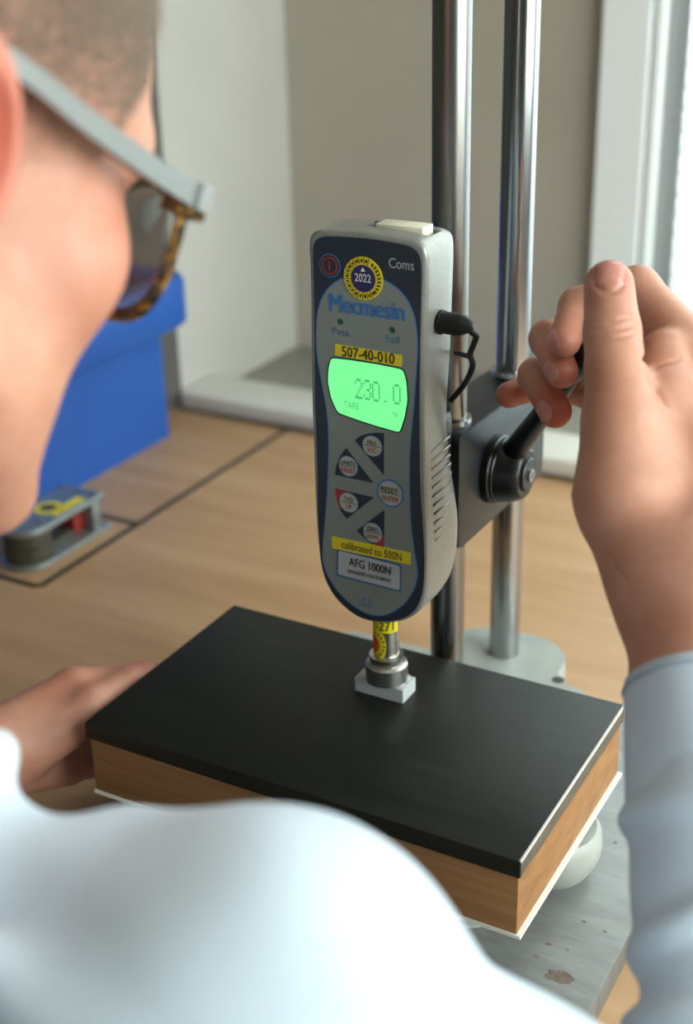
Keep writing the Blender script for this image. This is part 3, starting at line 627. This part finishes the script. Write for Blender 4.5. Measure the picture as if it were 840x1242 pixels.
def nets(fun, lo, hi, h, B=8):
    lo = np.array(lo, np.float32); dim = np.ceil((np.array(hi)-lo)/h/B).astype(int)*B
    nb = dim//B; V = np.empty(dim, np.float32)
    bi = np.stack(np.meshgrid(*[np.arange(n_) for n_ in nb], indexing='ij'), -1).reshape(-1, 3)
    bc = (lo+(bi*B+(B-1)/2)*h).astype(np.float32); bd = fun(bc); rad = B*h*.9+.006
    off = np.stack(np.meshgrid(*[np.arange(B)]*3, indexing='ij'), -1).reshape(-1, 3)
    V4 = V.reshape(nb[0], B, nb[1], B, nb[2], B).transpose(0, 2, 4, 1, 3, 5)
    Vb = np.repeat(bd[:, None], B**3, 1); act = np.where(np.abs(bd) < rad)[0]
    for s in range(0, len(act), 400):
        ii = act[s:s+400]; pts = (lo+((bi[ii]*B)[:, None, :]+off[None])*h).reshape(-1, 3).astype(np.float32)
        Vb[ii] = fun(pts).reshape(len(ii), -1)
    V = Vb.reshape(nb[0], nb[1], nb[2], B, B, B).transpose(0, 3, 1, 4, 2, 5).reshape(dim)
    S = V < 0; C = np.zeros(dim-1, np.int8)
    for i in (0, 1):
        for j in (0, 1):
            for k in (0, 1): C += S[i:dim[0]-1+i, j:dim[1]-1+j, k:dim[2]-1+k]
    cells = np.argwhere((C > 0) & (C < 8)); idx = -np.ones(dim-1, np.int64); idx[tuple(cells.T)] = np.arange(len(cells))
    acc = np.zeros((len(cells), 3)); cnt = np.zeros(len(cells))
    cor = [(i, j, k) for i in (0, 1) for j in (0, 1) for k in (0, 1)]
    for a in cor:
        for ax in range(3):
            if a[ax]: continue
            b = list(a); b[ax] = 1
            va = V[tuple((cells+a).T)]; vb = V[tuple((cells+b).T)]; m_ = (va < 0) != (vb < 0)
            t = va[m_]/(va[m_]-vb[m_]); pos = np.tile(np.array(a, float), (m_.sum(), 1)); pos[:, ax] = t; acc[m_] += pos; cnt[m_] += 1
    vert = lo+(cells+acc/cnt[:, None])*h
    quads = []
    for ax in range(3):
        b1, b2 = [(1, 2), (2, 0), (0, 1)][ax]
        sl0 = [slice(1, dim[q]-1) for q in range(3)]; sl1 = list(sl0); sl0[ax] = slice(0, dim[ax]-1); sl1[ax] = slice(1, dim[ax])
        A, Bv = S[tuple(sl0)], S[tuple(sl1)]; e = np.argwhere(A != Bv)
        st = A[tuple(e.T)]; org = np.array([1, 1, 1]); org[ax] = 0; e = e+org
        d1 = np.zeros(3, int); d1[b1] = 1; d2 = np.zeros(3, int); d2[b2] = 1
        g = lambda q: idx[tuple(q.T)]
        Q = np.stack([g(e-d1-d2), g(e-d2), g(e), g(e-d1)], 1); Q[~st] = Q[~st][:, ::-1]; quads.append(Q)
    Q = np.concatenate(quads); Q = Q[(Q >= 0).all(1)]
    return vert, Q
def joined(parts):
    vs, fs, n_ = [], [], 0
    for v, f in parts: vs.append(v); fs.append(f+n_); n_ += len(v)
    return npmesh(np.concatenate(vs), np.concatenate(fs))

# ---- skeleton
SHR, ELR, WRR = np.array([.283, -.268, .236]), np.array([.438, -.200, .072]), P(850, 742, .565)
SHL, ELL_, WRL = np.array([-.105, -.285, .236]), np.array([-.165, -.150, .085]), np.array([-.062, -.038, .072])
NECK = np.array([.083, -.285, .292])
# ---- right hand: joints from the photograph, distances from finger and palm sizes
TH = [P(757, 596, .590), P(752, 515, .599), P(742, 402, .612), P(738, 346, .617)]
IX = [P(874, 468, .626), P(772, 352, .664), P(701, 372, .678), P(684, 414, .664)]
MI = [P(884, 478, .648), P(752, 398, .712), P(665, 411, .698), P(681, 451, .676)]
RI = [P(884, 540, .664), P(730, 440, .728), P(650, 456, .715), P(673, 499, .690)]
LI = [P(874, 605, .676), P(724, 478, .735), P(662, 464, .738), P(617, 479, .730)]
fore_dir = (ELR-WRR)/np.linalg.norm(ELR-WRR)
def hand_r0(p):
    w0 = WRR-fore_dir*.012
    d = chain(p, [TH[0], TH[1]], [.0225, .0162], .006)
    pa = smin(cone(p, w0, (IX[0]*.85+w0*.15), .0235, .0150), cone(p, w0, (MI[0]*.85+w0*.15), .0235, .0155), .012)
    pa = smin(pa, cone(p, w0, RI[0]*.85+w0*.15, .0220, .0150), .012); pa = smin(pa, cone(p, w0, LI[0]*.85+w0*.15, .020, .0145), .012)
    pa = smin(pa, cone(p, P(800, 500, .618), P(790, 600, .60), .0165, .021), .012)      # flesh between thumb and index
    pa = smin(pa, cone(p, P(742, 580, .640), P(805, 680, .605), .0150, .018), .014)      # heel of the palm
    pa = smin(pa, cone(p, P(806, 430, .634), P(806, 482, .620), .0120, .0150), .010)    # web behind the thumb
    d = smin(d, pa, .012)
    tb_ = chain(p, TH[1:], [.0150, .0124, .0112], .003)
    tb_ = smin(tb_, sph(p, TH[2]*.55+TH[1]*.45, .0112), .006)
    d = smin(d, tb_, .007)
    ix = chain(p, [IX[0]]+IX[1:], [.0142, .0112, .0092, .0080], .004)
    d = smin(d, ix, .005)
    for fg_, rs in ((MI, [.0140, .0110, .0093, .0082]), (RI, [.0132, .0105, .0090, .0084]), (LI, [.0120, .0092, .0080, .0070])):
        d = smin(d, chain(p, fg_, rs, .004), .0018)
    # wrist and forearm, flattened
    ax = ELR-WRR
    d = smin(d, cone(p, w0, WRR+ax*.10, .0250, .0265), .016)
    d = smin(d, cone(p, WRR+ax*.10, WRR+ax*.75, .0265, .040), .02)
    d = smin(d, sph(p, P(798, 690, .572), .0140), .016)
    d = smin(d, cone(p, P(765, 640, .585), P(808, 735, .570), .0180, .020), .012)
    return d
def on_surface(fun, px, py, D0=.45):
    d_ = ray(px, py); n_ = np.linalg.norm(d_); t = D0
    for _ in range(60):
        v = fun((CAM+d_*t)[None].astype(np.float32))[0]; t += v/n_*.9
        if abs(v) < 1e-5: break
    return CAM+d_*t
CREASES = [([(717, 402), (731, 401), (745, 399), (759, 397), (772, 394)], .0009), ([(722, 412), (735, 411), (748, 409), (760, 407), (770, 404)], .0008), ([(722, 391), (745, 390), (763, 386)], .0006),
           ([(781, 418), (782, 440), (787, 456), (796, 473), (806, 490)], .0016), ([(784, 448), (796, 443), (810, 439), (826, 436)], .0011), ([(735, 668), (748, 690), (762, 706)], .0006),
           ([(719.5, 322), (719.5, 335), (722, 346), (730, 353), (740, 354.5), (750, 352), (754.5, 346), (756.5, 335), (756, 324)], .0008)]
CR3 = [([on_surface(hand_r0, *q) for q in pts], r_) for pts, r_ in CREASES]
def hand_r(p):
    d = hand_r0(p)
    for pts, r_ in CR3:
        d = smax(d, -chain(p, pts, [r_*.6]+[r_]*(len(pts)-2)+[r_*.3], .0005), r_*1.6)
    return d
# ---- left hand gripping the side of the block
LW = WRL
LK = [np.array(v) for v in ((-.036, .034, .092), (-.043, .040, .072), (-.046, .038, .052), (-.046, .030, .036))]
LP = [np.array(v) for v in ((-.019, .072, .082), (-.030, .085, .058), (-.034, .080, .036), (-.034, .066, .022))]
LT = [np.array(v) for v in ((-.0135, .100, .072), (-.0130, .113, .048), (-.0135, .106, .030), (-.014, .088, .018))]
def hand_l(p):
    d = None
    for i in range(4):
        e = cone(p, LW, LK[i], .022, .0125); d = e if d is None else smin(d, e, .012)
        d = smin(d, chain(p, [LK[i], LP[i], LT[i]], [.0125-.0006*i, .0102-.0005*i, .0080-.0004*i], .003), .0035)
    th = chain(p, [np.array((-.040, -.004, .074)), np.array((-.017, .026, .088)), np.array((-.0125, .055, .0885)), np.array((-.0105, .072, .0865))], [.018, .0135, .0108, .0088], .004)
    d = smin(d, th, .008)
    return smin(d, cone(p, LW, LW+(ELL_-LW)*.6, .0255, .034), .016)
# ---- head
HPIT = math.radians(28.6); HYAW = math.radians(-7.8); HROL = math.radians(-.7)
HO = np.array([.0945, -.1909, .4595])
def head_axes():
    m = Matrix.Rotation(HYAW, 3, 'Z') @ Matrix.Rotation(-HPIT, 3, 'X') @ Matrix.Rotation(HROL, 3, 'Y')
    return np.array(m)
HM = head_axes()
HS = 1.021; FW = .17
def hw(v): return HO+HM@np.array(v, float)*HS
def to_head(p): return (p-HO.astype(np.float32))@HM.astype(np.float32)/np.float32(HS)
def head(pw):
    q = to_head(pw); s = q.copy(); s[:, 0] = np.abs(s[:, 0])
    s[:, 0] /= 1+FW*np.clip((.005-q[:, 2])/.07, 0, 1)*np.clip((q[:, 1]+.02)/.05, 0, 1)   # fuller cheeks and jaw
    d = ell(s, (0, .0, .052), (.0765, .097, .083))
    d = smin(d, ell(s, (0, .052, .035), (.062, .047, .05)), .02)
    d = smin(d, ell(s, (0, .046, -.025), (.063, .053, .080)), .025)
    d = smin(d, cone(s, (.054, .010, -.052), (.018, .080, -.096), .021, .018), .022)
    d = smin(d, sph(s, (.047, .060, -.014), .0225), .018)
    d = smin(d, cone(s, (.012, .094, .029), (.045, .082, .027), .010, .009), .012)
    d = smax(d, -sph(s, (.033, .106, .010), .0145), .012)
    d = smin(d, sph(s, (.033, .083, .010), .0118), .004)
    d = smin(d, cone(s, (0, .098, .022), (0, .120, -.018), .0065, .0105), .008)
    d = smin(d, sph(s, (.012, .108, -.022), .0065), .005)
    d = smin(d, cone(s, (0, .101, -.046), (.017, .094, -.049), .0055, .003), .004); d = smin(d, cone(s, (0, .100, -.055), (.016, .093, -.053), .006, .003), .004)
    d = smin(d, sph(s, (0, .088, -.088), .016), .014)
    # ears
    th = math.radians(-22); Rm = np.array(Matrix.Rotation(th, 3, 'Z') @ Matrix.Rotation(math.radians(10), 3, 'X'))
    e = ell(s, (.083, -.0130, .001), (.0085, .0170, .0295), Rm)
    e = smax(e, -ell(s, (.0925, -.0090, -.001), (.0085, .0100, .019), Rm), .004)
    d = smin(d, e, .006)
    d = smin(d, sph(s, (.077, .001, -.004), .006), .006)
    d = smin(d, sph(s, (.078, -.009, -.025), .0080), .006)
    # neck in world space
    n_ = cone(pw, hw((0, -.030, -.045)), NECK+np.array([0, -.01, -.02]), .053, .060)
    return smin(d*HS, n_, .03)
def torso(p):
    d = ell(p, (.083, -.345, .10), (.150, .100, .22))
    d = smin(d, cone(p, SHL, SHR, .030, .030), .03)
    d = smin(d, cone(p, NECK, NECK+np.array([0, -.02, -.05]), .050, .055), .02)
    d = smin(d, chain(p, [SHR, ELR, WRR+(ELR-WRR)*.3], [.036, .034, .028], .02), .02)
    return smin(d, chain(p, [SHL, ELL_, WRL+(ELL_-WRL)*.3], [.036, .034, .028], .02), .02)
pr = thing('person', (.083, -.36, FZ), 'person in a pale blue shirt and glasses leaning over the desk, pulling the lever', 'person')
hr_lo = np.array([P(620, 400, .72), P(900, 800, .54), P(620, 300, .75), P(900, 330, .60), IX[0], LI[0], WRR+(ELR-WRR)*.45]).min(0)-.025
hr_hi = np.array([P(620, 400, .72), P(900, 800, .54), P(620, 300, .75), P(900, 330, .60), IX[0], LI[0], WRR+(ELR-WRR)*.45]).max(0)+.022
parts = [nets(hand_r, hr_lo, hr_hi, .0010), nets(hand_l, (-.13, -.11, -.002), (.004, .145, .125), .0014),
         nets(head, HO+np.array([-.125, -.185, -.20]), HO+np.array([.125, .17, .175]), .0020), nets(torso, (-.24, -.48, -.16), (.50, .05, .36), .006)]
bodym = joined(parts)
vc = np.empty(len(bodym.vertices)*3, np.float32); bodym.vertices.foreach_get('co', vc); vc = vc.reshape(-1, 3)
flush = np.zeros(len(vc), np.float32)                 # redder skin of the finger ends, knuckles and ears
for c_, r_, a_ in [(MI[3], .016, .7), (RI[3], .018, 1.), (LI[3], .016, .7), (IX[3], .014, .4), (TH[3], .013, .3), (hw((.088, -.014, 0)), .034, .95), (hw((-.088, -.014, 0)), .034, .95), (hw((.055, .062, -.012)), .030, .35), (hw((-.055, .062, -.012)), .030, .35), (LK[0], .03, .35), (LP[0], .03, .5)]:
    flush = np.maximum(flush, a_*np.clip(1.25-np.linalg.norm(vc-np.asarray(c_, np.float32), axis=1)/r_, 0, 1))
at = bodym.attributes.new('flush', 'FLOAT', 'POINT'); at.data.foreach_set('value', flush)
sk_nt = M['skin'].node_tree; sb = sk_nt.nodes['Principled BSDF']; an = sk_nt.nodes.new('ShaderNodeAttribute'); an.attribute_name = 'flush'
mx = sk_nt.nodes.new('ShaderNodeMix'); mx.data_type = 'RGBA'; src = sb.inputs['Base Color'].links[0].from_socket
sk_nt.links.new(an.outputs['Fac'], mx.inputs[0]); sk_nt.links.new(src, mx.inputs[6]); mx.inputs[7].default_value = (*srgb('#b8543f'), 1); sk_nt.links.new(mx.outputs[2], sb.inputs['Base Color'])
body_o = obj('body', bodym, M['skin'], pr)
# nails: small curved plates laid on the finger ends
def project(fun, p, n=14):
    p = np.array(p, np.float32).reshape(-1, 3); I = np.eye(3, dtype=np.float32)*4e-4
    for _ in range(n):
        v = fun(p); g = np.stack([fun(p+I[k])-fun(p-I[k]) for k in range(3)], 1); g /= np.linalg.norm(g, axis=1)[:, None]+1e-9
        p = p-g*np.clip(v, -.004, .004)[:, None]*.9
    return p, g
def nail(fun, c0, view, up, w, l, off=.0004, name='fingernail'):
    view = np.array(view)/np.linalg.norm(view); up = np.array(up, float); up -= view*(up@view); up /= np.linalg.norm(up); side = np.cross(up, view)
    nu, nv = 9, 9; g = []
    for j in range(nv+1):
        for i in range(nu+1):
            a, b = 2*i/nu-1, 2*j/nv-1
            sq = (1-.10*b*b) if b > 0 else math.sqrt(max(.02, 1-.55*abs(b)**3))
            bb = b*(1-.16*a*a)
            g.append((np.array(c0)+side*a*sq*w/2+up*bb*l/2-view*.006, off*(1-.9*max(abs(a), abs(b))**6)+.00004))
    lf = np.array([q[1] for q in g])[:, None]; q, nr_ = project(fun, [q[0] for q in g]); g = q+nr_*lf
    f = [(j*(nu+1)+i, j*(nu+1)+i+1, (j+1)*(nu+1)+i+1, (j+1)*(nu+1)+i) for j in range(nv) for i in range(nu)]
    return obj(name, npmesh(np.array(g), np.array(f)), M['nail'], body_o)
def vdir(p): v = np.array(p)-CAM; return v/np.linalg.norm(v)
nail(hand_r, P(739, 337, .617), vdir(TH[3])+np.array([0, 0, -.10]), CU, .0148, .0142, .0005)
for tip_, prv, sd, w_, l_ in ((IX[3], IX[2], -CR*1.0+CF*.15, .0085, .011), (MI[3], MI[2], CR*.75+CF*.35, .0085, .011), (RI[3], RI[2], CR*.62+CF*.45, .0085, .011)):
    if sd is not None:
        dr = tip_-prv; nail(hand_r, tip_+dr*.02, (CR*.9+CF*.45), dr, w_, l_)
for s_ in (-1, 1):
    me = lathe(hw((s_*.033, .0835, .0105))-HM[:, 1]*.0122, HM[:, 1], [(.0122*(1-math.cos(a)), .0122*math.sin(a)) for a in np.linspace(0, math.pi, 13)], 24)
    obj('eye', me, M['eye'], body_o)
# ---- short hair: thousands of stubble strands on the scalp
def hair_mesh(n=230000):
    V_, F_ = [], []
    th = np.random.rand(n)*2*math.pi; zc = np.random.rand(n)*1.55-.55
    dirs = np.stack([np.sqrt(np.clip(1-zc**2, 0, 1))*np.cos(th), np.sqrt(np.clip(1-zc**2, 0, 1))*np.sin(th), zc], 1)
    c_ = np.array([0, 0, .045]); p = hw_arr(c_+dirs*.15); dv = (dirs@HM.T).astype(np.float32)
    p = p.astype(np.float32)
    for _ in range(26): p = p-dv*head(p)[:, None]
    q = to_head(p)
    ax = np.abs(q[:, 0])
    line_f = .088-.55*np.clip(ax-.045, 0, 1)                      # hair line over the brow
    side = np.clip((q[:, 2]-.000)/.055, 0, 1)                     # fade over the ear
    temple_y = .056+.45*(q[:, 2]-.02)
    m_ = (q[:, 2] > .072+.0*ax) | (q[:, 1] < temple_y)
    m_ &= ~((q[:, 1] > .066) & (q[:, 2] < .092))
    m_ &= (q[:, 2] > -.010-.35*np.clip(-q[:, 1], 0, .1)) & (np.random.rand(n) < .15+.85*side)
    m_ &= ~((ax > .0775) & (q[:, 2] < .045))
    p, dv, q = p[m_], dv[m_], q[m_]; e = 2e-4
    nr = np.stack([head(p+np.eye(3, dtype=np.float32)[k]*.001)-head(p) for k in range(3)], 1); nr /= np.linalg.norm(nr, axis=1)[:, None]
    tn = np.cross(nr, np.array([.3, .2, .9])); tn /= np.linalg.norm(tn, axis=1)[:, None]; bn = np.cross(nr, tn)
    L_ = (.0018+.0032*np.clip((q[:, 2]-.01)/.07, 0, 1))[:, None]; lean = (HM[:, 1]*.45-HM[:, 2]*.15)
    r_ = .00016
    base = p-nr*.0008; tipp = p+(nr+lean*np.random.uniform(.3, 1., (len(p), 1))+np.random.randn(len(p), 3)*.25)*L_
    vv = np.stack([base+tn*r_, base-tn*r_*.5+bn*r_*.87, base-tn*r_*.5-bn*r_*.87, tipp], 1).reshape(-1, 3)
    k = np.arange(len(p))*4; ff = np.concatenate([np.stack([k+a, k+b, k+3], 1) for a, b in ((0, 1), (1, 2), (2, 0))])
    return npmesh(vv, ff)
def hw_arr(a): return HO+a@HM.T*HS
ha = obj('hair', hair_mesh(), M['hair'], pr, 'very short brown stubble hair'); ha['kind'] = 'stuff'
brow = []
# ---- shirt
CUA, CUB = WRR+(ELR-WRR)*.10, WRR+(ELR-WRR)*.285          # cuff from top edge to seam
fa, fu, fv = frame_of(ELR-WRR); fa, fu, fv = (np.array(q) for q in (fa, fu, fv))
def wob(p, s, a): return a*(np.sin(p[:, 0]*s+1.3)*np.sin(p[:, 1]*s*1.3+.4)+np.sin(p[:, 2]*s*1.1+2.)*np.sin((p[:, 0]+p[:, 1])*s*.8))
def shirt(p):
    d = ell(p, (.083, -.350, .085), (.168, .118, .24))
    d = smin(d, cone(p, SHL, SHR, .040, .044), .035)
    d = smin(d, cone(p, NECK+np.array([0, -.02, -.014]), SHR+np.array([-.080, 0, -.014]), .047, .034), .03)
    d = smin(d, cone(p, NECK+np.array([0, -.02, -.014]), SHL+np.array([.080, 0, -.014]), .047, .034), .03)
    ar = chain(p, [SHR, SHR*.5+ELR*.5+np.array([-.004, .006, .012]), ELR, ELR*.6+CUB*.4, CUB], [.0560, .0580, .0480, .0420, .0345], .02)
    for t, R_, r_, tilt in ((.345, .0355, .0040, .05), (.47, .0375, .0052, -.30), (.60, .0405, .0065, .16), (.72, .044, .006, -.2), (.90, .048, .006, .3)):
        c_ = CUB+(ELR-CUB)*((t-.33)/.67); ar = smin(ar, ring(p, c_, tuple(fa+fu*tilt+fv*tilt*.5), R_, r_), .007)
    d = smin(d, ar, .03)
    al = chain(p, [SHL, ELL_, WRL+(ELL_-WRL)*.22], [.054, .050, .036], .02); d = smin(d, al, .03)
    d = smin(d, sph(p, SHR+np.array([.016, .008, .012]), .050), .02)
    # folds over the shoulder
    for a, b, r_ in (((.225, -.232, .258), (.285, -.230, .262), .010), ((.185, -.30, .292), (.285, -.315, .262), .010), ((.255, -.335, .245), (.31, -.30, .205), .010), ((.186, -.335, .296), (.180, -.238, .284), .012)):
        d = smin(d, cone(p, a, b, r_, r_*.6), .022)
    return d+wob(p, 60, .0013)+wob(p[:, [1, 2, 0]], 31, .0022)
sh_parts = [nets(shirt, (-.26, -.50, -.18), (.52, .02, .40), .0030)]
sh = obj('shirt', joined(sh_parts), M['shirt'], pr, 'pale blue cotton shirt')
def band(c0, c1, r0, r1, th, n=72, m_=10, wave=.0):
    a, u, v = frame_of(c1-c0); a, u, v = (np.array(q) for q in (a, u, v)); vs, fs = [], []
    prof = [(t, 0.) for t in np.linspace(0, 1, m_)]+[(t, -th) for t in np.linspace(1, 0, m_)]
    for t, o_ in prof:
        for k in range(n):
            an = 2*math.pi*k/n; R_ = (r0+(r1-r0)*t+o_)*(1+wave*math.sin(2*an+1.)+.010*math.sin(5*an+t*3))
            e_ = .0006*math.sin(math.pi*min(1, t*8)) if o_ == 0 else 0
            vs.append(c0+(c1-c0)*t+(u*math.cos(an)+v*math.sin(an))*(R_+e_))
    m2 = len(prof)
    for j in range(m2):
        for k in range(n): fs.append((j*n+k, j*n+(k+1) % n, ((j+1) % m2)*n+(k+1) % n, ((j+1) % m2)*n+k))
    return npmesh(np.array(vs), np.array(fs))
cf = obj('cuff', band(CUA, CUB+fa*.003, .0325, .0365, .0014, wave=.02), M['shirt'], sh)
for t, r_ in ((.07, .0331), (.955, .0366)):
    c_ = CUA+(CUB+fa*.003-CUA)*t
    pts = []
    obj('stitching', band(c_, c_+fa*.0006, r_+.0007, r_+.0007, .0009, wave=.02, m_=2), M['stitch'], cf)
# collar
nk = (NECK+np.array([0, -.005, .012])); na = (hw((0, -.03, -.045))-NECK); na /= np.linalg.norm(na)
obj('collar', band(nk-na*.016, nk+na*.022, .066, .058, .003, wave=.03), M['shirt'], sh)
# trousers, below the desk
def legs(p):
    d = ell(p, (.083, -.40, -.20), (.165, .125, .11))
    for s_ in (-1, 1):
        hx = .083+s_*.085; d = smin(d, chain(p, [np.array((hx, -.40, -.22)), np.array((hx+s_*.05, -.02, -.235)), np.array((hx+s_*.05, -.06, -.66))], [.085, .062, .045], .03), .04)
        d = smin(d, cone(p, (hx+s_*.05, -.07, -.705), (hx+s_*.06, .08, -.718), .040, .030), .02)
    return smax(d, -(p[:, 2]-FZ), .004)
v_, f_ = nets(legs, (-.20, -.56, FZ-.02), (.37, .15, -.06), .009)
obj('trousers', npmesh(v_, f_), M['trousers'], pr)
# ------------------------------------------------------------------ glasses
gs = thing('eyeglasses', hw((0, .095, .0)), 'tortoiseshell glasses with a pale grey sheen painted on the temples on the face of the person', 'glasses')
def lens_ring(sx, grow, n=56):
    out = []
    for k in range(n):
        a = 2*math.pi*k/n; ca_, sa_ = math.cos(a), math.sin(a); e = .78
        x = (.0300+grow)*math.copysign(abs(ca_)**e, ca_); z_ = (.0228+grow)*math.copysign(abs(sa_)**e, sa_)
        x += .0022*(z_/.0215) ; out.append((sx*(.0390+x), z_-.002))
    return out
def front(sx):
    o_, i_ = lens_ring(sx, .0042), lens_ring(sx, 0.); n = len(o_); bm = bmesh.new()
    def yb(x): return .1065-1.6*max(0, abs(x)-.012)**2*3
    R4 = [[bm.verts.new(hw((x, yb(x)+dy, z_))) for x, z_ in q] for q, dy in ((o_, -.0022), (o_, .0022), (i_, .0022), (i_, -.0022))]
    for j in range(4):
        A, B = R4[j], R4[(j+1) % 4]
        for k in range(n): bm.faces.new((A[k], A[(k+1) % n], B[(k+1) % n], B[k]))
    return fin(bm, 40), i_, yb
for sx in (1, -1):
    me, i_, yb = front(sx); rim = obj('rim', me, M['tortoise'], gs, 'brown and amber tortoiseshell rim')
    bm = bmesh.new(); bm.faces.new([bm.verts.new(hw((x, yb(x)+.0004, z_))) for x, z_ in i_]); obj('lens', fin(bm), M['lens'], gs)
    obj('end_piece', prism([(-.0045, -.006), (.0045, -.006), (.005, .0055), (-.0045, .0055)], hw((sx*.0720, .086, .0140)), HM[:, 0]*sx, HM[:, 2], HM[:, 1], -.004, .009), M['tortoise'], gs)
    def arm(x_off, th_, zh, m_, nm, lab=None):
        pts = [(.0750, .090, .0150), (.0765, .064, .0165), (.0785, .032, .0195), (.0805, .006, .0230), (.0810, -.012, .022), (.0800, -.030, .004), (.077, -.042, -.014)]
        pts = catmull(pts, sub=6); bm = bmesh.new(); prev = None
        for i, q in enumerate(pts):
            f_ = i/(len(pts)-1); h_ = zh*(1-.45*f_); d_ = pts[min(i+1, len(pts)-1)]-pts[max(i-1, 0)]; d_ = d_/np.linalg.norm(d_); up = np.array([0, -d_[2], d_[1]]); up /= np.linalg.norm(up); up *= np.sign(up[2]) if abs(up[2]) > 1e-6 else 1
            A = [bm.verts.new(hw((sx*(q[0]+x_off+dx), q[1]+up[1]*dz, q[2]+up[2]*dz))) for dx, dz in ((-th_/2, -h_), (th_/2, -h_), (th_/2, h_), (-th_/2, h_))]
            if prev:
                for k in range(4): bm.faces.new((prev[k], prev[(k+1) % 4], A[(k+1) % 4], A[k]))
            else: bm.faces.new(A)
            prev = A
        bm.faces.new(prev); return obj(nm, fin(bm, 30), m_, gs, lab)
    arm(.0010, .0022, .0040, M['temple'], 'temple', 'temple with its window sheen painted in pale grey'); arm(-.0011, .0020, .0043, M['tortoise'], 'temple_lining', 'dark tortoiseshell inner layer')
    obj('hinge', prism([(-.0012, -.0045), (.0012, -.0045), (.0012, .0045), (-.0012, .0045)], hw((sx*.0775, .0905, .0152)), HM[:, 0]*sx, HM[:, 2], HM[:, 1], -.0025, .003), M['bolt'], gs)
obj('bridge', tube([hw((-.0095, .1075, .006)), hw((0, .1115, .0085)), hw((.0095, .1075, .006))], .0024, 10), M['tortoise'], gs)
